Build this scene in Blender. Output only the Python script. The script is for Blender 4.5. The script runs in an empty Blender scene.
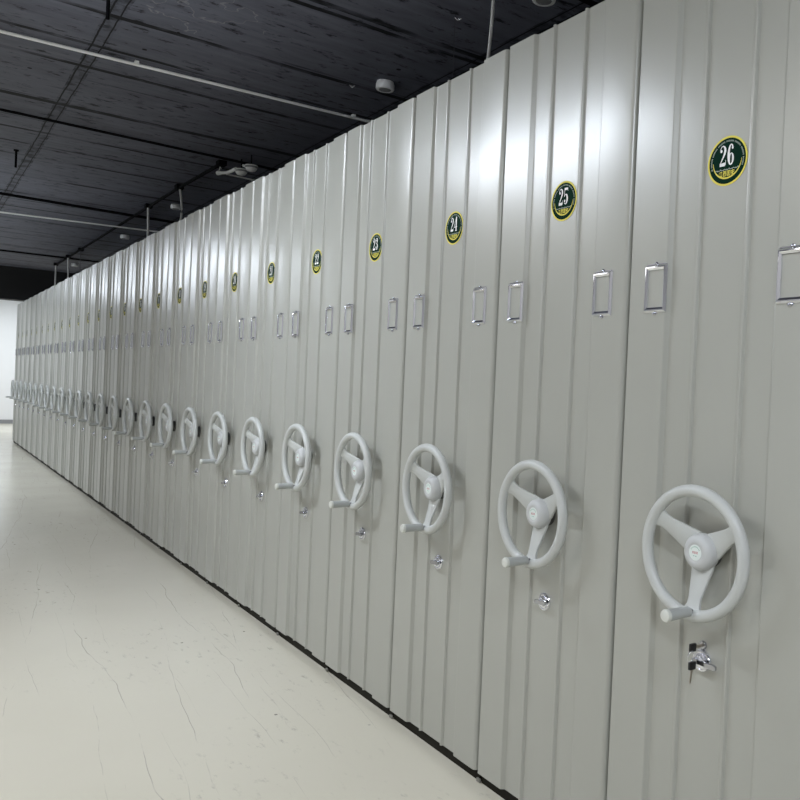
import bpy, bmesh, math, random
from mathutils import Vector, Matrix
random.seed(7)
PI = math.pi
C = bpy.context.scene.collection

# ------------------------------------------------------------------ helpers
def link(o):
    C.objects.link(o)
    return o

def finish(name, bm, mat, parent=None, smooth=None):
    me = bpy.data.meshes.new(name)
    if name not in ('badge_number', 'badge_caption'):
        bmesh.ops.recalc_face_normals(bm, faces=bm.faces[:])
    bm.to_mesh(me)
    bm.free()
    if mat is not None:
        for m in (mat if isinstance(mat, (list, tuple)) else [mat]):
            me.materials.append(m)
    if smooth is not None:
        for p in me.polygons:
            p.use_smooth = True
        try:
            me.set_sharp_from_angle(angle=math.radians(smooth))
        except Exception:
            pass
    o = bpy.data.objects.new(name, me)
    link(o)
    if parent is not None:
        o.parent = parent
    return o

def tag(o, label=None, cat=None, group=None, kind=None):
    if label: o['label'] = label
    if cat: o['category'] = cat
    if group: o['group'] = group
    if kind: o['kind'] = kind
    return o

def thing(name, loc, label, cat, group=None):
    o = bpy.data.objects.new(name, None)
    o.empty_display_size = 0.1
    link(o)
    o.location = loc
    return tag(o, label, cat, group)

def box(bm, lo, hi, bevel=0.0):
    vs = [bm.verts.new((x, y, z)) for x in (lo[0], hi[0]) for y in (lo[1], hi[1]) for z in (lo[2], hi[2])]
    idx = [(0, 1, 3, 2), (4, 6, 7, 5), (0, 4, 5, 1), (2, 3, 7, 6), (0, 2, 6, 4), (1, 5, 7, 3)]
    fs = [bm.faces.new([vs[i] for i in f]) for f in idx]
    if bevel > 0:
        es = list({e for f in fs for e in f.edges})
        bmesh.ops.bevel(bm, geom=es, offset=bevel, segments=2, profile=0.6, affect='EDGES')

def frame_of(d):
    d = d.normalized()
    u = Vector((0, 0, 1)).cross(d)
    if u.length < 1e-4:
        u = Vector((1, 0, 0))
    u.normalize()
    return u, d.cross(u)

def tube(bm, pts, r, seg=10, cap=True, closed=False):
    pts = [Vector(p) for p in pts]
    n = len(pts)
    rs = r if isinstance(r, (list, tuple)) else [r] * n
    rings = []
    for i, p in enumerate(pts):
        if closed:
            d = pts[(i + 1) % n] - pts[i - 1]
        else:
            d = pts[min(i + 1, n - 1)] - pts[max(i - 1, 0)]
        u, v = frame_of(d)
        rings.append([bm.verts.new(p + (u * math.cos(2 * PI * k / seg) + v * math.sin(2 * PI * k / seg)) * rs[i]) for k in range(seg)])
    for i in range(n if closed else n - 1):
        a, b = rings[i], rings[(i + 1) % n]
        for k in range(seg):
            bm.faces.new((a[k], a[(k + 1) % seg], b[(k + 1) % seg], b[k]))
    if cap and not closed:
        bm.faces.new(rings[0][::-1])
        bm.faces.new(rings[-1])

def lathe_y(bm, prof, cx, cz, seg=40, sx=1.0):
    """profile of (radius, y) pairs turned about an axis along y through (cx, cz)"""
    rings = []
    for r, y in prof:
        if r < 1e-6:
            rings.append([bm.verts.new((cx, y, cz))])
        else:
            rings.append([bm.verts.new((cx + r * math.cos(2 * PI * k / seg), y, cz + r * math.sin(2 * PI * k / seg))) for k in range(seg)])
    for a, b in zip(rings, rings[1:]):
        for k in range(seg):
            k2 = (k + 1) % seg
            if len(a) == 1 and len(b) == 1:
                continue
            if len(a) == 1:
                bm.faces.new((a[0], b[k], b[k2]))
            elif len(b) == 1:
                bm.faces.new((a[k], a[k2], b[0]))
            else:
                bm.faces.new((a[k], a[k2], b[k2], b[k]))

def lathe_z(bm, prof, cx, cy, seg=32):
    rings = []
    for r, z in prof:
        if r < 1e-6:
            rings.append([bm.verts.new((cx, cy, z))])
        else:
            rings.append([bm.verts.new((cx + r * math.cos(2 * PI * k / seg), cy + r * math.sin(2 * PI * k / seg), z)) for k in range(seg)])
    for a, b in zip(rings, rings[1:]):
        for k in range(seg):
            k2 = (k + 1) % seg
            if len(a) == 1:
                bm.faces.new((a[0], b[k], b[k2]))
            elif len(b) == 1:
                bm.faces.new((a[k], a[k2], b[0]))
            else:
                bm.faces.new((a[k], a[k2], b[k2], b[k]))

def prism(bm, poly, y0, y1):
    """polygon given in (x, z), extruded from y0 to y1"""
    a = [bm.verts.new((x, y0, z)) for x, z in poly]
    b = [bm.verts.new((x, y1, z)) for x, z in poly]
    n = len(poly)
    bm.faces.new(a)
    bm.faces.new(b[::-1])
    for i in range(n):
        bm.faces.new((a[i], a[(i + 1) % n], b[(i + 1) % n], b[i]))

# ------------------------------------------------------------------ materials
def new_mat(name, col, rough=0.5, metal=0.0, spec=0.5, coat=0.0):
    m = bpy.data.materials.new(name)
    m.use_nodes = True
    b = m.node_tree.nodes['Principled BSDF']
    b.inputs['Base Color'].default_value = (*col, 1)
    b.inputs['Roughness'].default_value = rough
    b.inputs['Metallic'].default_value = metal
    b.inputs['Specular IOR Level'].default_value = spec
    b.inputs['Coat Weight'].default_value = coat
    return m

def nd(m, t, **kw):
    n = m.node_tree.nodes.new(t)
    for k, v in kw.items():
        if k in n.inputs:
            n.inputs[k].default_value = v
        else:
            setattr(n, k, v)
    return n

def lk(m, a, b):
    m.node_tree.links.new(a, b)

def mathn(m, op, a, b=None, clamp=False):
    n = m.node_tree.nodes.new('ShaderNodeMath')
    n.operation = op
    n.use_clamp = clamp
    for i, v in enumerate((a, b)):
        if v is None: continue
        if isinstance(v, (int, float)): n.inputs[i].default_value = v
        else: lk(m, v, n.inputs[i])
    return n.outputs[0]

def mixc(m, fac, a, b, mode='MIX'):
    n = m.node_tree.nodes.new('ShaderNodeMix')
    n.data_type = 'RGBA'
    n.blend_type = mode
    if isinstance(fac, (int, float)): n.inputs[0].default_value = fac
    else: lk(m, fac, n.inputs[0])
    for i, v in ((6, a), (7, b)):
        if isinstance(v, tuple): n.inputs[i].default_value = (*v, 1)
        else: lk(m, v, n.inputs[i])
    return n.outputs[2]

def ramp(m, fac, stops):
    n = m.node_tree.nodes.new('ShaderNodeValToRGB')
    cr = n.color_ramp
    while len(cr.elements) < len(stops): cr.elements.new(0.5)
    for e, (p, c) in zip(cr.elements, stops):
        e.position = p
        e.color = (c, c, c, 1) if isinstance(c, (int, float)) else (*c, 1)
    lk(m, fac, n.inputs[0])
    return n.outputs[0]

def coords(m, scale=(1, 1, 1), loc=(0, 0, 0), kind='Object'):
    tc = m.node_tree.nodes.new('ShaderNodeTexCoord')
    mp = m.node_tree.nodes.new('ShaderNodeMapping')
    mp.inputs['Scale'].default_value = scale
    mp.inputs['Location'].default_value = loc
    lk(m, tc.outputs[kind], mp.inputs[0])
    return mp.outputs[0]

def noise(m, vec, scale, detail=3, rough=0.5, dist=0.0):
    n = nd(m, 'ShaderNodeTexNoise', Scale=scale, Detail=detail, Roughness=rough, Distortion=dist)
    lk(m, vec, n.inputs['Vector'])
    return n.outputs[0]

def bsdf(m): return m.node_tree.nodes['Principled BSDF']

# powder-coated cabinet steel with a faint orange-peel
PANEL_COL = (0.395, 0.397, 0.358)
m_panel = new_mat('powder_coated_steel', PANEL_COL, 0.28, 0.0, 1.0)
v = coords(m_panel)
n1 = noise(m_panel, v, 420, 2)
bmp = nd(m_panel, 'ShaderNodeBump', Strength=0.05, Distance=0.0006)
lk(m_panel, n1, bmp.inputs['Height'])
lk(m_panel, bmp.outputs[0], bsdf(m_panel).inputs['Normal'])
lk(m_panel, mixc(m_panel, noise(m_panel, v, 2.2, 2), tuple(c * 0.97 for c in PANEL_COL), tuple(c * 1.03 for c in PANEL_COL)), bsdf(m_panel).inputs['Base Color'])

m_rack = new_mat('shelf_steel', (0.36, 0.37, 0.34), 0.45)
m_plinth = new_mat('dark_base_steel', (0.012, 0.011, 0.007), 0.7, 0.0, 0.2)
m_bumper = new_mat('rail_steel', (0.22, 0.215, 0.19), 0.5, 0.0)
m_wheel = new_mat('grey_wheel_plastic', (0.56, 0.58, 0.575), 0.38)
lk(m_wheel, mixc(m_wheel, noise(m_wheel, coords(m_wheel), 14, 4), (0.49, 0.505, 0.488), (0.565, 0.58, 0.562)), bsdf(m_wheel).inputs['Base Color'])
m_hub = new_mat('grey_hub_plastic', (0.53, 0.54, 0.54), 0.45)
m_shaft = new_mat('dark_shaft_steel', (0.10, 0.10, 0.095), 0.45, 0.4)
m_grip = new_mat('grip_plastic', (0.43, 0.445, 0.435), 0.42)
m_gripcap = new_mat('pale_grip_cap', (0.66, 0.67, 0.62), 0.4)
m_emblem = new_mat('emblem_white', (0.72, 0.78, 0.75), 0.35)
m_red = new_mat('emblem_red', (0.45, 0.03, 0.06), 0.45)
m_emgreen = new_mat('emblem_green', (0.25, 0.42, 0.36), 0.45)
m_chrome = new_mat('chrome', (0.82, 0.83, 0.88), 0.11, 1.0)
m_chrome2 = new_mat('dull_chrome', (0.50, 0.51, 0.55), 0.18, 1.0)
m_slot = new_mat('screw_slot', (0.05, 0.05, 0.06), 0.5)
m_green = new_mat('badge_green', (0.003, 0.024, 0.014), 0.7, 0.0, 0.05)
m_yellow = new_mat('badge_yellow', (0.78, 0.69, 0.13), 0.6, 0.0, 0.1)
m_white = new_mat('badge_white', (0.92, 0.92, 0.92), 0.7, 0.0, 0.05)
m_badgegrey = new_mat('badge_fine_print', (0.40, 0.46, 0.42), 0.6, 0.0, 0.2)
m_blackplastic = new_mat('black_key_plastic', (0.006, 0.006, 0.007), 0.4)
m_keysteel = new_mat('key_steel', (0.42, 0.38, 0.33), 0.3, 1.0)
m_pvc = new_mat('white_pvc', (0.93, 0.93, 0.91), 0.4)
m_cable = new_mat('white_cable', (0.75, 0.75, 0.72), 0.5)
m_pipe_black = new_mat('black_painted_pipe', (0.004, 0.004, 0.005), 0.9, 0.0, 0.1)
m_det = new_mat('detector_plastic', (0.93, 0.93, 0.92), 0.4)
m_detgrille = new_mat('detector_grille', (0.25, 0.25, 0.25), 0.5)
m_wire = new_mat('thin_wire', (0.10, 0.10, 0.11), 0.4, 0.6)
m_beam = new_mat('black_soffit_paint', (0.006, 0.006, 0.007), 0.7)
m_base = new_mat('baseboard_grey', (0.25, 0.25, 0.26), 0.5)
m_house = new_mat('lamp_housing', (0.7, 0.7, 0.7), 0.4)
m_lamp = new_mat('lamp_diffuser', (0.9, 0.9, 0.9), 0.4)
bsdf(m_lamp).inputs['Emission Color'].default_value = (0.82, 0.90, 1, 1)
bsdf(m_lamp).inputs['Emission Strength'].default_value = 28

m_wall = new_mat('white_wall_paint', (0.78, 0.78, 0.79), 0.75)
lk(m_wall, mixc(m_wall, noise(m_wall, coords(m_wall), 1.5, 4), (0.76, 0.76, 0.775), (0.80, 0.80, 0.81)), bsdf(m_wall).inputs['Base Color'])

m_wall_grey = new_mat('grey_wall_paint', (0.42, 0.42, 0.43), 0.8)

# cream epoxy floor with drag scratches and scuffs
m_floor = new_mat('cream_epoxy_floor', (0.6, 0.59, 0.52), 0.22)
v = coords(m_floor)
base = mixc(m_floor, noise(m_floor, v, 0.8, 5, 0.6), (0.595, 0.562, 0.465), (0.675, 0.642, 0.538))
# drag scratches running along the aisle
def scratch(freq, seed, thr, width, wob):
    sx = coords(m_floor, (0.5, 0.5, 1), (seed, seed * 1.7, 0))
    w = noise(m_floor, sx, 1.1, 4, 0.55)
    sep = nd(m_floor, 'ShaderNodeSeparateXYZ')
    lk(m_floor, v, sep.inputs[0])
    t = mathn(m_floor, 'ADD', mathn(m_floor, 'MULTIPLY', sep.outputs[1], freq), mathn(m_floor, 'MULTIPLY', w, wob))
    t = mathn(m_floor, 'ADD', t, mathn(m_floor, 'MULTIPLY', sep.outputs[0], 0.16 * freq * (0.3 if seed > 5 else 1)))
    fr = mathn(m_floor, 'ABSOLUTE', mathn(m_floor, 'SUBTRACT', mathn(m_floor, 'FRACT', t), 0.5))
    line = mathn(m_floor, 'LESS_THAN', fr, width)
    mk = noise(m_floor, coords(m_floor, (0.7, 1.8, 1), (seed * 3.1, seed, 2)), 1.6, 5, 0.65)
    mk = ramp(m_floor, mk, [(thr, 0.0), (thr + 0.10, 1.0)])
    return mathn(m_floor, 'MULTIPLY', line, mk)
s1 = scratch(3.3, 3.1, 0.50, 0.005, 0.8)
s2 = scratch(6.1, 8.7, 0.52, 0.007, 1.2)
s3 = scratch(2.1, 5.3, 0.50, 0.004, 0.8)
base = mixc(m_floor, mathn(m_floor, 'MULTIPLY', s1, 0.42), base, (0.16, 0.14, 0.12))
base = mixc(m_floor, mathn(m_floor, 'MULTIPLY', s2, 0.34), base, (0.20, 0.18, 0.15))
base = mixc(m_floor, mathn(m_floor, 'MULTIPLY', s3, 0.42), base, (0.18, 0.16, 0.14))
# scuffs and specks
sc = noise(m_floor, coords(m_floor, (1.2, 3.2, 1), (4, 1, 0)), 9.0, 6, 0.72)
sc2 = noise(m_floor, coords(m_floor, (1, 1, 1), (9, 3, 0)), 1.3, 3, 0.5)
scf = mathn(m_floor, 'MULTIPLY', ramp(m_floor, sc, [(0.58, 0.0), (0.72, 0.8)]), ramp(m_floor, sc2, [(0.44, 0.0), (0.60, 0.8)]))
base = mixc(m_floor, scf, base, (0.25, 0.235, 0.20))
vo = nd(m_floor, 'ShaderNodeTexVoronoi', Scale=7.0)
lk(m_floor, v, vo.inputs['Vector'])
sp = mathn(m_floor, 'LESS_THAN', vo.outputs['Distance'], 0.045)
sp = mathn(m_floor, 'MULTIPLY', sp, ramp(m_floor, sc2, [(0.40, 0.0), (0.50, 0.8)]))
base = mixc(m_floor, sp, base, (0.10, 0.09, 0.08))
lk(m_floor, base, bsdf(m_floor).inputs['Base Color'])
rn = noise(m_floor, v, 2.5, 4)
lk(m_floor, mathn(m_floor, 'ADD', mathn(m_floor, 'MULTIPLY', rn, 0.10), 0.17), bsdf(m_floor).inputs['Roughness'])
bf = nd(m_floor, 'ShaderNodeBump', Strength=0.06, Distance=0.01)
lk(m_floor, noise(m_floor, v, 3.5, 3), bf.inputs['Height'])
lk(m_floor, bf.outputs[0], bsdf(m_floor).inputs['Normal'])

# dark board-marked concrete ceiling
m_ceil = new_mat('dark_painted_concrete', (0.03, 0.031, 0.035), 0.65, 0.0, 0.15)
tc = m_ceil.node_tree.nodes.new('ShaderNodeTexCoord')
sep = nd(m_ceil, 'ShaderNodeSeparateXYZ')
lk(m_ceil, tc.outputs['Object'], sep.inputs[0])
vx, vy = sep.outputs[0], sep.outputs[1]
# board joints across the aisle, irregular spacing, each wavering a little
wav = noise(m_ceil, coords(m_ceil, (0.6, 1.2, 1)), 1.5, 3)
jx = mathn(m_ceil, 'ADD', mathn(m_ceil, 'MULTIPLY', vx, 1.0), mathn(m_ceil, 'MULTIPLY', wav, 0.03))
def joint(coord, period, off, width):
    t = mathn(m_ceil, 'DIVIDE', mathn(m_ceil, 'ADD', coord, off), period)
    d = mathn(m_ceil, 'ABSOLUTE', mathn(m_ceil, 'SUBTRACT', mathn(m_ceil, 'FRACT', t), 0.5))
    return mathn(m_ceil, 'LESS_THAN', d, width / period)
brk = noise(m_ceil, coords(m_ceil, (2.0, 0.8, 1), (3, 2, 0)), 2.2, 4, 0.6)
brkm = ramp(m_ceil, brk, [(0.40, 0.25), (0.52, 1.0)])
j1 = mathn(m_ceil, 'MULTIPLY', joint(jx, 0.93, 0.05, 0.024), brkm)
j2 = mathn(m_ceil, 'MULTIPLY', joint(jx, 1.37, 0.40, 0.020), brkm)
j3 = mathn(m_ceil, 'MULTIPLY', joint(jx, 0.31, 0.0, 0.011), ramp(m_ceil, brk, [(0.5, 0.0), (0.65, 0.7)]))
wy = mathn(m_ceil, 'ADD', vy, mathn(m_ceil, 'MULTIPLY', noise(m_ceil, coords(m_ceil, (1.2, 0.5, 1)), 3.0, 3), 0.02))
j4 = joint(wy, 1.76, 0.70 + 0.88, 0.005)
j5 = joint(wy, 1.76, 0.645 + 0.88, 0.004)
jj = mathn(m_ceil, 'MAXIMUM', mathn(m_ceil, 'MAXIMUM', j1, j2), mathn(m_ceil, 'MAXIMUM', j3, mathn(m_ceil, 'MAXIMUM', j4, j5)))
streak = noise(m_ceil, coords(m_ceil, (5.0, 0.9, 1)), 3.0, 6, 0.65)
blot = noise(m_ceil, coords(m_ceil, (1.6, 1.0, 1)), 1.2, 4, 0.6)
col = mixc(m_ceil, streak, (0.060, 0.062, 0.080), (0.230, 0.238, 0.292))
col = mixc(m_ceil, mathn(m_ceil, 'MULTIPLY', blot, 0.5), col, (0.084, 0.087, 0.110))
chips = noise(m_ceil, coords(m_ceil, (9.0, 3.2, 1), (1, 5, 0)), 2.3, 5, 0.7)
col = mixc(m_ceil, ramp(m_ceil, chips, [(0.57, 0.0), (0.66, 0.9)]), col, (0.008, 0.008, 0.010))
vo2 = nd(m_ceil, 'ShaderNodeTexVoronoi', Scale=3.1)
lk(m_ceil, tc.outputs['Object'], vo2.inputs['Vector'])
col = mixc(m_ceil, mathn(m_ceil, 'LESS_THAN', vo2.outputs['Distance'], 0.045), col, (0.006, 0.006, 0.007))
strip = joint(wy, 1.76, 0.672 + 0.88, 0.045)
spl = noise(m_ceil, coords(m_ceil, (1, 1, 1), (2, 2, 0)), 9.0, 4, 0.6)
col = mixc(m_ceil, mathn(m_ceil, 'MULTIPLY', strip, ramp(m_ceil, spl, [(0.46, 0.10), (0.62, 0.75)])), col, (0.008, 0.010, 0.012))
# a pale scrawl left on the concrete
dx_ = mathn(m_ceil, 'ADD', vx, 2.95); dy_ = mathn(m_ceil, 'ADD', vy, 0.30)
dd_ = mathn(m_ceil, 'ADD', mathn(m_ceil, 'MULTIPLY', dx_, dx_), mathn(m_ceil, 'MULTIPLY', dy_, dy_))
scn = noise(m_ceil, coords(m_ceil, (1, 1, 1), (0, 7, 0)), 3.2, 3, 0.6)
scl = mathn(m_ceil, 'LESS_THAN', mathn(m_ceil, 'ABSOLUTE', mathn(m_ceil, 'SUBTRACT', scn, 0.5)), 0.006)
col = mixc(m_ceil, mathn(m_ceil, 'MULTIPLY', scl, mathn(m_ceil, 'LESS_THAN', dd_, 0.09)), col, (0.22, 0.22, 0.24))
col = mixc(m_ceil, mathn(m_ceil, 'MULTIPLY', jj, 0.95), col, (0.004, 0.004, 0.005))
lk(m_ceil, col, bsdf(m_ceil).inputs['Base Color'])
bc = nd(m_ceil, 'ShaderNodeBump', Strength=0.3, Distance=0.01)
lk(m_ceil, streak, bc.inputs['Height'])
lk(m_ceil, bc.outputs[0], bsdf(m_ceil).inputs['Normal'])

# ------------------------------------------------------------------ room
ZC = 3.2
X0, X1, Y0, Y1 = -20.76, 7.5, -4.6, 4.2
def struct(name, bm, m):
    o = finish(name, bm, m)
    o['kind'] = 'structure'
    return o
def sbox(name, lo, hi, m):
    bm = bmesh.new()
    box(bm, lo, hi)
    return struct(name, bm, m)
sbox('floor', (X0, Y0, -0.1), (X1, Y1, 0), m_floor)
sbox('ceiling', (X0, Y0, ZC), (X1, Y1, ZC + 0.12), m_ceil)
sbox('wall_far', (X0 - 0.12, Y0, -0.1), (X0, Y1, ZC + 0.12), m_wall)
sbox('wall_near', (X1, Y0, -0.1), (X1 + 0.12, Y1, ZC + 0.12), m_wall_grey)
sbox('wall_left', (X0 - 0.12, Y0 - 0.12, -0.1), (X1 + 0.12, Y0, ZC + 0.12), m_wall_grey)
sbox('wall_right', (X0 - 0.12, Y1, -0.1), (X1 + 0.12, Y1 + 0.12, ZC + 0.12), m_wall)
sbox('baseboard_far', (X0, Y0, 0), (X0 + 0.015, Y1, 0.09), m_base)
sbox('trim_1', (-16.95, Y0, 2.585), (-16.6, Y1, ZC), m_beam)      # black ceiling beam across the aisle end

# ------------------------------------------------------------------ shelving unit
P = 0.60583          # pitch of the row
ZT, ZB = 2.40, 0.04
CX = 0.304           # centre line of a panel
RY = 0.012           # depth of the recessed middle field

def panel_mesh():
    pr = [(0.008, 0.045), (0.008, 0.003), (0.0095, 0.0), (0.134, 0.0), (0.1365, 0.0012), (0.1440, RY - 0.001), (0.1465, RY)]
    def bead(c):
        return [(c - 0.0085, RY), (c - 0.0068, RY - 0.0008), (c - 0.0046, 0.0058), (c - 0.0030, 0.0040), (c, 0.0032), (c + 0.0030, 0.0040), (c + 0.0046, 0.0058), (c + 0.0068, RY - 0.0008), (c + 0.0085, RY)]
    pr += bead(0.229) + bead(0.374)
    pr += [(0.4555, RY), (0.4580, RY - 0.001), (0.4650, 0.0012), (0.4675, 0.0)]
    for k in range(7):
        a = PI / 2 * k / 6
        pr.append((0.582 + 0.014 * math.sin(a), 0.014 - 0.014 * math.cos(a)))
    pr += [(0.596, 0.045)]
    bm = bmesh.new()
    a = [bm.verts.new((x, y, ZB)) for x, y in pr]
    b = [bm.verts.new((x, y, ZT)) for x, y in pr]
    n = len(pr)
    for i in range(n):
        j = (i + 1) % n
        bm.faces.new((a[i], a[j], b[j], b[i]))
    bm.faces.new(a)
    bm.faces.new(b)
    return bm

def rack_mesh():
    bm = bmesh.new()
    for x in (0.03, 0.535):
        for y in (0.05, 0.93, 1.81, 2.69):
            box(bm, (x, y, 0.09), (x + 0.04, y + 0.04, 2.36))
    box(bm, (0.298, 0.05, 0.09), (0.306, 2.73, 2.34))
    for k in range(7):
        z = 0.10 + k * 0.37
        box(bm, (0.035, 0.05, z), (0.57, 2.73, z + 0.03))
    box(bm, (0.02, 0.045, 2.345), (0.585, 2.73, 2.365))
    box(bm, (0.02, 0.0455, 0.09), (0.585, 0.055, 2.36))
    return bm

def wheel_parts(root):
    cx, cz = CX - 0.001, 0.9315
    yo, R = -0.050, 0.1450
    rim = bmesh.new()
    rt, ns = 0.0142, 16
    rg = [[rim.verts.new((cx + (R + rt * math.cos(2 * PI * j / ns)) * math.cos(2 * PI * k / 72), yo + rt * math.sin(2 * PI * j / ns), cz + (R + rt * math.cos(2 * PI * j / ns)) * math.sin(2 * PI * k / 72))) for j in range(ns)] for k in range(72)]
    for k in range(72):
        for j in range(ns):
            rim.faces.new((rg[k][j], rg[k][(j + 1) % ns], rg[(k + 1) % 72][(j + 1) % ns], rg[(k + 1) % 72][j]))
    w = finish('hand_wheel', rim, m_wheel, root, 60)
    # dished spokes
    for ang in (270, 150, 30):
        bm = bmesh.new()
        a = math.radians(ang)
        d = Vector((math.cos(a), 0, math.sin(a)))
        t = Vector((-math.sin(a), 0, math.cos(a)))
        st = [(0.020, 0.034, -0.012), (0.040, 0.0305, -0.0135), (0.075, 0.0235, -0.025), (0.105, 0.0180, -0.035), (0.122, 0.0185, -0.0395), (0.131, 0.0235, -0.044), (0.138, 0.030, -0.046)]
        rows = []
        for r, hw, y in st:
            c = Vector((cx, 0, cz)) + d * r
            th = 0.0045
            sec = [(-hw, y + th), (-hw, y - th * 0.4), (-hw + 0.004, y - th), (hw - 0.004, y - th), (hw, y - th * 0.4), (hw, y + th)]
            rows.append([bm.verts.new(c + t * s + Vector((0, yy, 0))) for s, yy in sec])
        for r0, r1 in zip(rows, rows[1:]):
            for k in range(6):
                bm.faces.new((r0[k], r0[(k + 1) % 6], r1[(k + 1) % 6], r1[k]))
        bm.faces.new(rows[0]); bm.faces.new(rows[-1])
        finish('spoke', bm, m_wheel, w, 40)
    bm = bmesh.new()
    lathe_y(bm, [(0, -0.0420), (0.0205, -0.0420), (0.0222, -0.0430), (0.0240, -0.0435), (0.030, -0.0425), (0.0365, -0.0395), (0.0410, -0.0330), (0.0432, -0.024), (0.0440, -0.012), (0.0425, -0.006), (0, -0.003)], cx, cz, 48)
    finish('hub_cap', bm, m_hub, w, 40)
    bm = bmesh.new()
    lathe_y(bm, [(0, RY), (0.038, RY), (0.036, 0.004), (0.030, 0.0), (0.030, -0.006), (0, -0.006)], cx, cz, 32)
    o = finish('wheel_shaft', bm, m_shaft, w, 40)
    o['label'] = 'dark steel shaft collar'
    bm = bmesh.new()
    lathe_y(bm, [(0, -0.0425), (0.0180, -0.0425), (0.0185, -0.0421), (0.0185, -0.0418), (0, -0.0418)], cx, cz, 32)
    finish('emblem', bm, m_emblem, w)['label'] = 'small white round emblem'
    bm = bmesh.new()
    y = -0.04265
    def q(x0, z0, x1, z1):
        x0, x1, z0, z1 = x0 * .7, x1 * .7, z0 * .7, z1 * .7
        prism(bm, [(cx + x0, cz + z0), (cx + x1, cz + z0), (cx + x1, cz + z1), (cx + x0, cz + z1)], y, -0.0425)
    for gx in (-0.0115, -0.003, 0.0055):         # three red characters
        q(gx, -0.0035, gx + 0.0058, -0.0023); q(gx, 0.0026, gx + 0.0058, 0.0038)
        q(gx + 0.0006, -0.0030, gx + 0.0017, 0.0032); q(gx + 0.0040, -0.0030, gx + 0.0051, 0.0032); q(gx + 0.0014, -0.0005, gx + 0.0044, 0.0008)
    finish('emblem_lettering', bm, m_red, w)['label'] = 'red lettering'
    bm = bmesh.new()
    for k in range(9):
        a = math.radians(30 + k * 15)
        prism(bm, [(cx + r * math.cos(a + s), cz + r * math.sin(a + s)) for r, s in ((0.0125, -0.07), (0.0125, 0.07), (0.0150, 0.07), (0.0150, -0.07))], y, -0.0425)
    q(-0.008, -0.0120, -0.002, -0.0098); q(0.001, -0.0125, 0.007, -0.0100)
    finish('emblem_border', bm, m_emgreen, w)['label'] = 'pale green fine print'
    # crank handle
    hx, hz = cx + 0.008, 0.7985
    bm = bmesh.new()
    lathe_y(bm, [(0, -0.054), (0.0055, -0.054), (0.0055, -0.0655), (0, -0.0655)], hx, hz, 20)
    finish('handle_pin', bm, m_chrome2, w, 40)['label'] = 'steel handle pin'
    bm = bmesh.new()
    lathe_y(bm, [(0, -0.0645), (0.0108, -0.0645), (0.0118, -0.066), (0.0124, -0.079), (0.0142, -0.136), (0, -0.136)], hx, hz, 28)
    finish('crank_handle', bm, m_grip, w, 40)
    bm = bmesh.new()
    lathe_y(bm, [(0, -0.136), (0.0146, -0.136), (0.0146, -0.141), (0.0132, -0.1445), (0.008, -0.1465), (0, -0.147)], hx, hz, 28)
    finish('handle_cap', bm, m_gripcap, w, 40)['label'] = 'pale end cap'
    return w

def lock_parts(root, tilt=-14, keyhole=False):
    kx_ = 1.35 if keyhole else 1.0
    lx, lz = CX - 0.003, 0.6680
    bm = bmesh.new()
    lathe_y(bm, [(0, RY), (0.0265, RY), (0.0265, 0.007), (0.0250, 0.0045), (0.0215, 0.0040), (0.0205, 0.0062), (0.0185, 0.0062), (0.0175, 0.0025), (0.0130, 0.0010), (0.0120, -0.004), (0.0095, -0.0055), (0, -0.0060)], lx, lz, 40)
    l = finish('lock', bm, m_chrome, root, 30)
    bm = bmesh.new()
    pts = [(-0.026, 0.0045), (-0.020, 0.0070), (-0.008, 0.0045), (0.008, 0.0045), (0.020, 0.0070), (0.027, 0.0050), (0.027, -0.0050), (0.020, -0.0070), (0.008, -0.0045), (-0.008, -0.0045), (-0.020, -0.0070), (-0.026, -0.0045)]
    a = math.radians(tilt)
    pts = [(x * kx_ + (0.019 if kx_ > 1 else 0), z) for x, z in pts]
    prism(bm, [(lx + x * math.cos(a) - z * math.sin(a), lz + x * math.sin(a) + z * math.cos(a)) for x, z in pts], -0.0115, -0.0035)
    bmesh.ops.bevel(bm, geom=bm.edges[:], offset=0.0012, segments=1, affect='EDGES')
    finish('thumb_turn', bm, m_chrome2, l, 30)
    if keyhole:
        bm = bmesh.new()
        lathe_y(bm, [(0, RY), (0.0105, RY), (0.0105, 0.008), (0.009, 0.006), (0, 0.006)], lx + 0.000, 0.7045, 28)
        finish('key_cylinder', bm, m_chrome2, l, 30)
    return l

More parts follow.
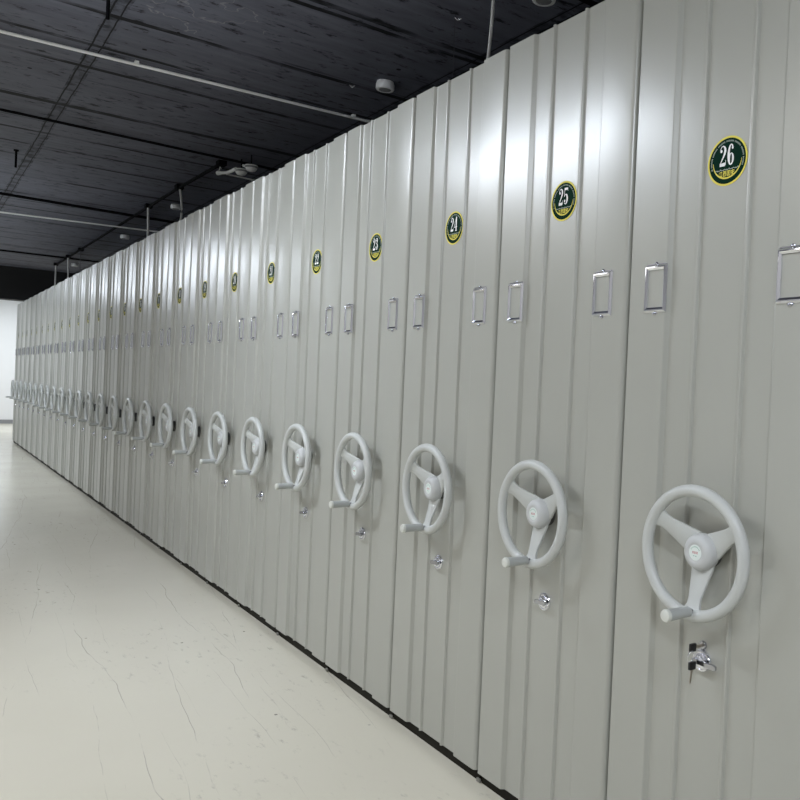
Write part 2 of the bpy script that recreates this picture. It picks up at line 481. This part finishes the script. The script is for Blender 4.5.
def holder_parts(root, xc):
    zc, hw, hh = 1.5680, 0.0385, 0.0610
    bm = bmesh.new()
    loops = []
    for ins, y in ((0, 0.0), (0, -0.0022), (0.0045, -0.0068), (0.0070, -0.0072), (0.0122, -0.0040), (0.0128, -0.0005), (0.0128, 0.0)):
        a, b = hw - ins, hh - ins * 1.05
        loops.append([bm.verts.new((xc + sx * a, y, zc + sz * b)) for sx, sz in ((-1, -1), (1, -1), (1, 1), (-1, 1))])
    for l0, l1 in zip(loops, loops[1:] + loops[:1]):
        for k in range(4):
            bm.faces.new((l0[k], l0[(k + 1) % 4], l1[(k + 1) % 4], l1[k]))
    for s in (-1, 1):      # screw ears and tab lips
        z0 = zc + s * hh
        prism(bm, [(xc + 0.0095 * math.cos(t) , z0 + s * 0.0075 * math.sin(t) - s * 0.0005) for t in [PI * k / 10 for k in range(11)]], -0.002, 0.0)
    zt = zc + hh
    prism(bm, [(xc - hw + 0.003, zt - 0.001), (xc + hw - 0.003, zt - 0.001), (xc + hw - 0.004, zt + 0.003), (xc - hw + 0.006, zt + 0.003)], -0.0022, 0.0)
    h = finish('label_holder', bm, m_chrome, root, 25)
    for s in (-1, 1):
        bm = bmesh.new()
        zz = zc + s * (hh + 0.0025)
        lathe_y(bm, [(0.0048, -0.002), (0.0046, -0.0035), (0.0030, -0.0048), (0, -0.0052)], xc, zz, 16)
        finish('screw', bm, m_chrome2, h, 40)
    return h

# ---- numerals of the badge, drawn as heavy fat-face strokes
XS = 0.86
def stroke(bm, pts, y0, y1, ox, oz, s):
    n = len(pts)
    L, Rr = [], []
    for i, (x, z, w) in enumerate(pts):
        x0, z0 = pts[max(i - 1, 0)][:2]; x1, z1 = pts[min(i + 1, n - 1)][:2]
        dx, dz = x1 - x0, z1 - z0
        l = math.hypot(dx, dz) or 1
        nx, nz = -dz / l, dx / l
        L.append((ox + s * XS * (x + nx * w / 2), oz + s * (z + nz * w / 2)))
        Rr.append((ox + s * XS * (x - nx * w / 2), oz + s * (z - nz * w / 2)))
    lv = [bm.verts.new((x, y0, z)) for x, z in L]
    rv = [bm.verts.new((x, y0, z)) for x, z in Rr]
    for i in range(n - 1):
        bm.faces.new((lv[i], rv[i], rv[i + 1], lv[i + 1]))
def arcp(cx, cz, rx, rz, a0, a1, thick, thin, n=22):
    out = []
    for k in range(n + 1):
        a = math.radians(a0 + (a1 - a0) * k / n)
        out.append((cx + rx * math.cos(a), cz + rz * math.sin(a), thin + (thick - thin) * abs(math.cos(a)) ** 1.4))
    return out
def dot(x, z, r): return [(x - r, z, 0.02), (x - r * .6, z, r * 1.6), (x, z, r * 2), (x + r * .6, z, r * 1.6), (x + r, z, 0.02)]
DIG = {
 '0': [arcp(.25, .5, .155, .475, 0, 360, .15, .045, 36)],
 '1': [[(.26, 0, .16), (.26, 1, .16)], [(.08, .02, .04), (.44, .02, .04)], [(.26, .97, .06), (.08, .90, .04)]],
 '2': [dot(.13, .74, .075), [(.08, .76, .04), (.09, .86, .04), (.15, .945, .045), (.24, .975, .05), (.33, .93, .09), (.39, .83, .14), (.40, .72, .15), (.36, .58, .13), (.27, .42, .09), (.15, .24, .06), (.06, .10, .04)], [(.05, .085, .15), (.42, .085, .17)], [(.445, .04, .045), (.46, .28, .03)]],
 '3': [dot(.13, .77, .07), dot(.13, .23, .075), [(.08, .78, .04), (.12, .91, .04), (.22, .975, .05), (.33, .92, .11), (.375, .77, .145), (.34, .62, .10), (.24, .535, .04), (.15, .53, .035)], [(.2, .53, .035), (.31, .50, .08), (.395, .39, .14), (.40, .26, .155), (.35, .10, .12), (.23, .025, .05), (.12, .07, .04), (.08, .22, .04)]],
 '4': [[(.33, 0, .15), (.33, 1, .15)], [(.31, .98, .04), (.03, .30, .05)], [(.02, .28, .055), (.48, .28, .055)], [(.2, .02, .04), (.46, .02, .04)]],
 '5': [dot(.13, .23, .075), [(.08, .92, .15), (.42, .92, .13)], [(.42, .97, .04), (.44, .78, .03)], [(.095, .98, .04), (.085, .47, .04)], [(.085, .48, .04), (.16, .58, .05), (.25, .60, .06), (.35, .54, .12), (.40, .38, .155), (.39, .22, .15), (.33, .08, .10), (.22, .025, .05), (.12, .08, .04), (.08, .24, .04)]],
 '6': [arcp(.25, .5, .16, .475, 50, 300, .15, .045, 26), arcp(.27, .29, .135, .265, 0, 360, .13, .04, 30), dot(.36, .80, .065)],
 '7': [[(.06, .92, .15), (.44, .92, .15)], [(.07, .98, .04), (.05, .68, .03)], [(.43, .90, .04), (.33, .60, .08), (.26, .35, .14), (.24, 0, .17)]],
 '8': [arcp(.25, .74, .125, .225, 0, 360, .12, .045, 30), arcp(.25, .27, .15, .25, 0, 360, .14, .045, 30)],
 '9': [arcp(.25, .5, .16, .475, 230, 480, .15, .045, 26), arcp(.23, .71, .135, .265, 0, 360, .13, .04, 30), dot(.14, .20, .065)],
}
BZ = 1.8575
def ring(bm, r0, r1, cx, cz, y, a0=0, a1=360, n=64, taper=0.0):
    pts = []
    for k in range(n + 1):
        t = k / n
        a = math.radians(a0 + (a1 - a0) * t)
        d = (r1 - r0) * (1 - taper * abs(2 * t - 1) ** 2)
        pts.append((bm.verts.new((cx + (r1 - d) * math.cos(a), y, cz + (r1 - d) * math.sin(a))), bm.verts.new((cx + r1 * math.cos(a), y, cz + r1 * math.sin(a)))))
    for p, q_ in zip(pts, pts[1:]):
        bm.faces.new((p[0], p[1], q_[1], q_[0]))
def numeral_mesh(n):
    bm = bmesh.new()
    s = str(n)
    H = 0.0500
    wd = 0.47 * H
    x0 = CX - wd * len(s) / 2 - 0.0005
    y1 = RY - 0.0012
    for i, ch in enumerate(s):
        for j, st in enumerate(DIG[ch]):
            stroke(bm, st, y1 - 0.0004 - 0.00012 * j, y1, x0 + i * wd, BZ - 0.0115, H)
    me_o = finish('badge_number', bm, m_white)
    return me_o
GL = {  # caption glyph strokes in a unit square
 0: [(.08, .85, .25, .75), (.04, .55, .2, .48), (.05, .1, .22, .3), (.38, .85, .95, .85), (.66, .85, .66, .1), (.32, .1, 1, .1)],
 1: [(.05, .92, .95, .92), (.12, .65, .88, .65), (.12, .65, .12, .05), (.88, .65, .88, .05), (.12, .05, .88, .05), (.38, .92, .34, .3), (.62, .92, .66, .3), (.34, .3, .25, .25)],
 2: [(.08, .92, .08, .05), (.08, .92, .92, .92), (.92, .92, .92, .05), (.08, .05, .92, .05), (.28, .72, .72, .72), (.28, .5, .72, .5), (.5, .72, .5, .25), (.28, .25, .72, .25)],
 3: [(.5, 1, .5, .88), (.08, .82, .92, .82), (.08, .82, .08, .68), (.92, .82, .92, .68), (.45, .75, .28, .4), (.28, .4, .8, .05), (.7, .6, .2, .05), (.05, .48, .95, .48)],
}
def badge_parts(root, num_obj):
    y = RY
    bm = bmesh.new()
    lathe_y(bm, [(0, y), (0.0585, y), (0.0585, y - 0.0008), (0, y - 0.0008)], CX, BZ, 64)
    b = finish('number_badge', bm, m_green, root, 30)
    b['label'] = 'round dark green number badge'
    bm = bmesh.new()
    ring(bm, 0.0540, 0.0588, CX, BZ, y - 0.0011)
    ring(bm, 0.0385, 0.0425, CX, BZ, y - 0.0011, 180, 360, 40, 0.75)
    finish('badge_border', bm, m_yellow, b)['label'] = 'yellow border rings'
    bm = bmesh.new()
    for k in range(64):
        a = math.radians(-20 + k * 220 / 63)
        if k % 9 in (7,): continue
        da = 0.016
        r0, r1 = 0.0452, 0.0490
        vs = [bm.verts.new((CX + r * math.cos(a + s), y - 0.0011, BZ + r * math.sin(a + s))) for r, s in ((r0, -da), (r0, da), (r1, da), (r1, -da))]
        bm.faces.new(vs)
    for k in range(16):
        x = -0.034 + k * 0.0043
        z = BZ - 0.0215 + (0.0012 if k % 3 == 0 else 0)
        vs = [bm.verts.new((CX + a_, y - 0.0011, z_)) for a_, z_ in ((x, z), (x + 0.0034, z), (x + 0.0034, z + 0.0020 + 0.001 * (k % 2)), (x, z + 0.0022))]
        bm.faces.new(vs)
    finish('badge_fine_print', bm, m_badgegrey, b)['label'] = 'pale fine print around the badge'
    bm = bmesh.new()
    gs = 0.0125
    for g in range(4):
        ox = CX - 0.0235 + g * 0.0119
        for j, (x0, z0, x1, z1) in enumerate(GL[g]):
            stroke(bm, [(x0, z0, .15), (x1, z1, .15)], y - 0.0012 - 0.00008 * j, y - 0.0010, ox, BZ - 0.0355, gs)
    finish('badge_caption', bm, m_yellow, b)['label'] = 'yellow caption characters'
    num_obj.parent = b
    return b

def make_unit(n, keyhole, x):
    root = thing('mobile_shelving_unit', (x, 0, 0), '', 'shelving unit')
    finish('end_panel', panel_mesh(), m_panel, root, 20)
    finish('shelf_rack', rack_mesh(), m_rack, root)
    bm = bmesh.new()
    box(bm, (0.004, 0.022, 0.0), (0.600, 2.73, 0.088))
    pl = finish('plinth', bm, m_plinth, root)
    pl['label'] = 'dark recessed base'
    bm = bmesh.new()
    box(bm, (0.592, 0.011, 0.002), (0.612, 0.0185, 0.014), 0.002)
    finish('bumper', bm, m_bumper, pl)['label'] = 'small pale bumper'
    wheel_parts(root)
    lock_parts(root, -1 if keyhole else 5, keyhole)
    holder_parts(root, 0.1025)
    holder_parts(root, 0.5055)
    badge_parts(root, numeral_mesh(n))
    return root

def copy_tree(o, parent=None, skip=()):
    c = o.copy()
    link(c)
    c.parent = parent
    for ch in list(o.children):
        if ch.name.split('.')[0] in skip: continue
        copy_tree(ch, c, skip)
    return c

ORD = ['', 'first', 'second', 'third', 'fourth', 'fifth', 'sixth', 'seventh', 'eighth', 'ninth', 'tenth', 'eleventh', 'twelfth', 'thirteenth', 'fourteenth', 'fifteenth', 'sixteenth', 'seventeenth', 'eighteenth', 'nineteenth', 'twentieth', 'twenty-first', 'twenty-second', 'twenty-third', 'twenty-fourth', 'twenty-fifth', 'twenty-sixth']
GROUP = 'mobile shelving units in one long row'
XO = {25: 0.002, 24: 0.002}
def label_unit(o, n):
    k = 27 - n
    if n == 26: t = 'grey mobile shelving unit with badge 26 and black keys hanging from its lock'
    elif n == 1: t = 'grey mobile shelving unit at the far left end of the row, outermost of all'
    elif k <= 7: t = 'grey mobile shelving unit with green badge %d, %s from the right' % (n, ORD[k])
    elif n <= 9: t = 'grey mobile shelving unit far down the row, %s from its far left end' % ORD[n]
    else: t = 'grey mobile shelving unit with badge %d, %s along the row from the right' % (n, ORD[k])
    tag(o, t, 'shelving unit', GROUP)
u26 = make_unit(26, True, 0.0)
label_unit(u26, 26)
u25 = make_unit(25, False, -P + XO[25])
label_unit(u25, 25)
for n in range(24, 0, -1):
    u = copy_tree(u25, None, ('badge_number',))
    u.location = ((n - 26) * P + XO.get(n, 0), 0, 0)
    label_unit(u, n)
    num = numeral_mesh(n)
    num.parent = [c for c in u.children if c.name.startswith('number_badge')][0]

for u_ in [o for o in C.objects if o.name.startswith('mobile_shelving_unit')]:
    n_ = 26 + round(u_.location.x / P)
    for c_ in u_.children:
        if c_.name.startswith('hand_wheel'):
            c_.location.x = {26: 0.005, 25: -0.010, 24: -0.009, 23: 0.003}.get(n_, 0.0)

# keys in the lock of unit 26
kx, kz = CX - 0.003, 0.7045
ks = thing('key_set', (kx, 0.006, kz), 'pair of black-headed keys on a ring hanging from the lock of unit 26', 'keys')
def kpart(name, fn, m, parent, sm=30):
    bm = bmesh.new(); fn(bm); return finish(name, bm, m, parent, sm)
def khead(bm, y0, y1, z0, z1, x0=-0.004, x1=0.004):
    box(bm, (x0, y0, z0), (x1, y1, z1), 0.0036)
k1 = kpart('key', lambda bm: box(bm, (-0.0012, -0.022, -0.0035), (0.0012, 0.0, 0.0035)), m_keysteel, ks)
kpart('key_head', lambda bm: khead(bm, -0.043, -0.022, -0.010, 0.010), m_blackplastic, k1)
def blade(bm):
    pts = [(-0.034, -0.052), (-0.029, -0.053), (-0.0345, -0.082), (-0.0365, -0.086), (-0.0385, -0.082), (-0.0375, -0.072), (-0.036, -0.066), (-0.0365, -0.060)]
    a = [bm.verts.new((-0.001, y, z)) for y, z in pts]
    b = [bm.verts.new((0.001, y, z)) for y, z in pts]
    bm.faces.new(a); bm.faces.new(b[::-1])
    for i in range(len(pts)):
        j = (i + 1) % len(pts); bm.faces.new((a[i], a[j], b[j], b[i]))
k2 = kpart('key', blade, m_keysteel, ks)
kpart('key_head', lambda bm: khead(bm, -0.043, -0.021, -0.053, -0.033), m_blackplastic, k2)
def kring(bm):
    tube(bm, [(0.002 + 0.002 * math.sin(t), -0.040 + 0.0105 * math.cos(t), -0.020 + 0.0135 * math.sin(t)) for t in [2 * PI * k / 24 for k in range(24)]], 0.0009, 6, closed=True)
kpart('key_ring', kring, m_chrome, ks)

# ------------------------------------------------------------------ things on the ceiling
def pipe(name, pts, r, m, label, cat, group=None, clips=None, clipmat=None):
    bm = bmesh.new(); tube(bm, pts, r, 12)
    o = finish(name, bm, m, None, 50)
    tag(o, label, cat, group)
    for c in clips or []:
        bm = bmesh.new()
        box(bm, (c[0] - r * 1.6, c[1] - 0.012, c[2] - r * 0.2), (c[0] + r * 1.6, c[1] + 0.012, ZC), 0.002)
        finish('pipe_clip', bm, clipmat or m, o)
    return o
zc_ = ZC - 0.022
pipe('conduit', [(-4.11, Y0, zc_), (-3.948, -1.2, zc_), (-3.84, 1.06, zc_), (-3.69, Y1, zc_)], 0.0095, m_pvc, 'long white conduit crossing the dark ceiling nearest the camera', 'conduit', 'white conduits crossing the ceiling', [(-3.912, -0.45, zc_), (-3.845, 0.95, zc_)])
pipe('conduit', [(-10.46, Y0, 3.12), (-9.91, -0.70, 3.12), (-9.69, 0.835, 3.12), (-9.22, Y1, 3.12)], 0.0095, m_pvc, 'white conduit crossing the dark ceiling further away, beyond the ceiling spotlight', 'conduit', 'white conduits crossing the ceiling')
BG = 'black pipes crossing the ceiling'
pipe('ceiling_pipe', [(-5.46, Y0, ZC - 0.02), (-5.60, -1.02, ZC - 0.02), (-5.68, 0.76, ZC - 0.02), (-5.80, Y1, ZC - 0.02)], 0.0105, m_pipe_black, 'black pipe crossing the ceiling just before the white ceiling spotlight', 'pipe', BG)
pipe('ceiling_pipe', [(-8.73, Y0, ZC - 0.03), (-8.96, -0.77, ZC - 0.03), (-9.06, 0.58, ZC - 0.03), (-9.32, Y1, ZC - 0.03)], 0.016, m_pipe_black, 'thick black pipe crossing the ceiling just before the further white conduit', 'pipe', BG)
pipe('ceiling_pipe', [(-14.1, Y0, ZC - 0.02), (-14.1, Y1, ZC - 0.02)], 0.014, m_pipe_black, 'black pipe crossing the ceiling farthest away, near the black beam', 'pipe', BG)

# long black conduit along the cabinets with junction boxes
cond = thing('wiring_conduit', (-5.85, 0.6, ZC), 'long black conduit with junction boxes running along the ceiling above the cabinets', 'conduit')
bm = bmesh.new(); tube(bm, [(0, 0.03, -0.03), (-1.3, 0, -0.03), (-9.4, -0.03, -0.03)], 0.016, 10)
finish('conduit_run', bm, m_pipe_black, cond, 50)
BX = [-5.85, -7.11, -8.36, -12.76, -13.83, -15.18]
BYY = [0.635, 0.60, 0.59, 0.585, 0.565, 0.56]
for bx_, by_ in zip(BX, BYY):
    bm = bmesh.new()
    box(bm, (bx_ + 5.85 - 0.045, by_ - 0.6 - 0.032, -0.045), (bx_ + 5.85 + 0.045, by_ - 0.6 + 0.04, 0.0), 0.006)
    jb = finish('junction_box', bm, m_pipe_black, cond)
# cables dropping from boxes to the cabinet tops
def cable(x, y, z0, z1, amp, r, label, m=m_cable, group='cables dropping from the ceiling to the cabinets', ph=0.0):
    pts = []
    for k in range(17):
        t = k / 16
        pts.append((x + amp * math.sin(t * 5 + ph) * (0.3 + t), y + amp * 0.6 * math.sin(t * 4 + ph), z0 + (z1 - z0) * t))
    bm = bmesh.new(); tube(bm, pts, r, 8)
    return tag(finish('hanging_cable', bm, m, None, 60), label, 'cable', group)
zt = 2.40
cable(-7.11, 0.60, ZC - 0.045, zt, 0.05, 0.011, 'wavy white cable dropping beside a smoke detector, left of the ceiling spotlight', ph=0.4)
cable(-8.36, 0.59, ZC - 0.045, zt, 0.012, 0.012, 'white cable dropping from a junction box near the further white conduit')
cable(-12.76, 0.585, ZC - 0.045, zt, 0.0, 0.004, 'thin faint wire dropping to the cabinets, third from the far end', m_wire)
cable(-13.83, 0.565, ZC - 0.045, zt, 0.012, 0.012, 'white cable dropping beside the farthest smoke detector')
cable(-15.18, 0.56, ZC - 0.045, zt, 0.0, 0.012, 'white cable dropping nearest the black beam, farthest away')
cable(-1.62, 0.60, ZC, zt, 0.014, 0.0085, 'white cable hanging behind unit 24, nearest the camera', ph=1.4)
pipe('hanging_wire', [(-2.02, 0.65, ZC - 0.005), (-2.01, 0.65, zt)], 0.0012, m_wire, 'thin dark wire hanging from a ceiling hook behind unit 24', 'wire')
def hook(x, y, label):
    bm = bmesh.new()
    tube(bm, [(x, y, ZC), (x, y, ZC - 0.02), (x + 0.012, y + 0.01, ZC - 0.035), (x + 0.03, y + 0.02, ZC - 0.028)], 0.004, 8)
    tag(finish('ceiling_hook', bm, m_chrome2, None, 60), label, 'hook', 'ceiling hooks')
hook(-3.28, 0.66, 'small bright hook in the ceiling left of the nearest large smoke detector')
hook(-2.02, 0.65, 'small bright hook in the ceiling holding the thin wire')
# short dark threaded rods
def rod(x, y, l, label):
    bm = bmesh.new(); tube(bm, [(x, y, ZC), (x, y, ZC - l)], 0.009, 8)
    lathe_z(bm, [(0, ZC - 0.012), (0.02, ZC - 0.012), (0.02, ZC), (0, ZC)], x, y, 12)
    tag(finish('threaded_rod', bm, m_pipe_black, None, 50), label, 'rod', 'short rods hanging from the ceiling')
rod(-2.95, -0.775, 0.17, 'short black rod hanging from the ceiling at the top edge of the picture')
rod(-6.89, -0.80, 0.155, 'short black rod hanging from the ceiling at the left edge of the picture')

# smoke detectors
def detector(x, y, label, r=0.058):
    t = thing('smoke_detector', (x, y, ZC), label, 'smoke detector', 'smoke detectors on the ceiling')
    bm = bmesh.new()
    lathe_z(bm, [(0, 0), (r * 0.92, 0), (r * 0.95, -0.012), (r, -0.014), (r, -0.040), (r * 0.93, -0.048), (r * 0.70, -0.050), (r * 0.68, -0.046), (0, -0.046)], 0, 0, 36)
    finish('housing', bm, m_det, t, 35)
    bm = bmesh.new()
    lathe_z(bm, [(r * 0.66, -0.0465), (r * 0.6, -0.050), (r * 0.3, -0.052), (0, -0.0525)], 0, 0, 28)
    finish('sensor_grille', bm, m_detgrille, t, 35)
    return t
detector(-3.128, 0.829, 'large white smoke detector on the ceiling above unit 23', 0.058)
detector(-8.132, 0.829, 'white smoke detector crossed by the wavy white cable')
detector(-10.856, 0.839, 'white smoke detector just beyond the further white conduit')
detector(-14.933, 0.819, 'white smoke detector farthest away, near the black beam')
detector(-1.53, 0.84, 'white smoke detector cut off by the top edge of the picture')

# white twin spotlight bracket hanging from the first junction box
sp = thing('ceiling_spotlight', (-5.85, 0.64, ZC - 0.07), 'white twin-headed spotlight on a bent arm hanging below the ceiling', 'spotlight')
def at(px, py, pz): return (px + 5.85, py - 0.64, pz - (ZC - 0.07))
bm = bmesh.new()
tube(bm, [at(-5.85, 0.64, ZC - 0.07), at(-5.865, 0.633, 3.15), at(-5.893, 0.628, 3.10)], 0.003, 8)
finish('suspension_cord', bm, m_cable, sp, 50)
bm = bmesh.new()
tube(bm, [at(-5.905, 0.622, 3.098), at(-5.895, 0.628, 3.10), at(-5.875, 0.655, 3.103), at(-5.833, 0.684, 3.102), at(-5.73, 0.693, 3.100), at(-5.635, 0.700, 3.104)], [0.018, 0.020, 0.014, 0.015, 0.015, 0.014], 12)
finish('arm', bm, m_pvc, sp, 50)
bm = bmesh.new()
tube(bm, [at(-5.867, 0.69, 3.098), at(-5.893, 0.95, 3.098), at(-5.90, 1.3, 3.098)], 0.007, 8)
finish('thin_conduit', bm, m_pvc, sp, 50)  # thin white conduit, grouped as a part of the spotlight
for hx_, hy_ in ((-5.655, 0.752), (-5.455, 0.772)):
    bm = bmesh.new()
    c = at(hx_, hy_, 3.10)
    lathe_z(bm, [(0, c[2] + 0.012), (0.052, c[2] + 0.012), (0.056, c[2] + 0.004), (0.048, c[2] - 0.016), (0.036, c[2] - 0.034), (0.018, c[2] - 0.040), (0, c[2] - 0.040)], c[0], c[1], 24)
    tube(bm, [(c[0] - 0.03, c[1] - 0.03, c[2]), (c[0] - 0.045, c[1] - 0.06, c[2] + 0.012)], 0.010, 8)
    h = finish('lamp_head', bm, m_pvc, sp, 40)
    bm = bmesh.new()
    lathe_z(bm, [(0.0515, c[2] + 0.0045), (0.0555, c[2] + 0.0005), (0.050, c[2] - 0.013), (0.0465, c[2] - 0.012)], c[0], c[1], 24)
    finish('trim_ring', bm, m_detgrille, h, 40)
    bm = bmesh.new()
    tube(bm, [(c[0], c[1], c[2] + 0.010), (c[0], c[1], 0.07)], 0.006, 8)
    finish('stem', bm, m_pipe_black, h)

# ------------------------------------------------------------------ lighting
LY, LZ = -1.46, 2.76
LX = [5.2, 1.9, -2.25, -8.6, -10.9, -13.9]
LYS = [LY, LY, LY, -1.68, -1.68, -1.68]
LLEN = [1.2, 1.2, 1.8, 1.8, 1.8, 1.8]
LPOW = [22, 34, 36, 24, 24, 34]
LWID = [0.12, 0.12, 0.10, 0.06, 0.06, 0.05]
for k, x in enumerate(LX):
    t = thing('linear_lamp', (x, LYS[k], LZ), 'long white linear lamp hanging above the aisle, %s from the near end' % ORD[k + 1], 'lamp', 'linear lamps above the aisle')
    hl = LLEN[k] / 2
    bm = bmesh.new(); box(bm, (-hl - 0.02, -0.05, 0.0), (hl + 0.02, 0.05, 0.05), 0.006)
    finish('lamp_body', bm, m_house, t)
    bm = bmesh.new(); box(bm, (-hl, -0.042, -0.045), (hl, 0.042, 0.0), 0.008)
    finish('diffuser', bm, m_lamp, t)
    for s in (-0.5, 0.5):
        bm = bmesh.new(); tube(bm, [(s, 0, 0.05), (s, 0, ZC - LZ)], 0.0015, 6)
        finish('suspension_wire', bm, m_wire, t)
def area(name, loc, sx, sy, power, col, rot=(0, 0, 0)):
    l = bpy.data.lights.new(name, 'AREA')
    l.shape = 'RECTANGLE'; l.size = sx; l.size_y = sy; l.energy = power; l.color = col
    o = bpy.data.objects.new(name, l); link(o)
    o.location = loc; o.rotation_euler = rot
    return o
for x, ly, ln, pw, wd_ in zip(LX, LYS, LLEN, LPOW, LWID):
    area('lamp_light', (x, ly, LZ - 0.05), ln - 0.04, wd_, pw, (0.85, 0.91, 1.0))
# broad fill lights without fixtures, added further over the room for diffuse light
for x, pw in ((3.5, 38), (-0.8, 46), (-5.0, 26), (-9.5, 8)):
    area('fill_light', (x, -3.6, 3.12), 2.4, 1.2, pw, (1.0, 0.98, 0.95))
# bright bay beyond the beam
area('bay_light', (-18.6, LY, LZ), 1.2, 0.12, 40, (0.95, 0.97, 1.0))
area('bay_light', (-18.8, 0.2, 3.1), 1.6, 2.0, 58, (0.88, 0.97, 1.0))
area('bay_light', (-18.6, 2.2, 3.1), 1.6, 2.0, 60, (0.90, 0.94, 1.0))

w = bpy.data.worlds.new('World')
bpy.context.scene.world = w
w.use_nodes = True
w.node_tree.nodes['Background'].inputs[0].default_value = (0.5, 0.52, 0.55, 1)
w.node_tree.nodes['Background'].inputs[1].default_value = 0.1

# ------------------------------------------------------------------ camera
f, yaw, pitch, roll, cxm, dcam, hcam = 810.512, 0.9106454, -0.0100895, 0.0454387, 1.5600326, 1.5130144, 1.2898757
F = Vector((-math.sin(yaw) * math.cos(pitch), math.cos(yaw) * math.cos(pitch), math.sin(pitch)))
Rv = Vector((math.cos(yaw), math.sin(yaw), 0))
U = Rv.cross(F)
R2 = Rv * math.cos(roll) + U * math.sin(roll)
U2 = -Rv * math.sin(roll) + U * math.cos(roll)
cam = bpy.data.cameras.new('Camera')
cam.sensor_fit = 'HORIZONTAL'
cam.sensor_width = 36
cam.lens = 36 * f / 800
cam.shift_x = -133.3 / 800
cam.clip_start = 0.05
co = bpy.data.objects.new('Camera', cam)
link(co)
M = Matrix((R2, U2, -F)).transposed().to_4x4()
M.translation = (cxm, -dcam, hcam)
co.matrix_world = M
sc = bpy.context.scene
sc.camera = co
sc.view_settings.view_transform = 'Standard'
sc.view_settings.look = 'None'
sc.view_settings.exposure = 0.12
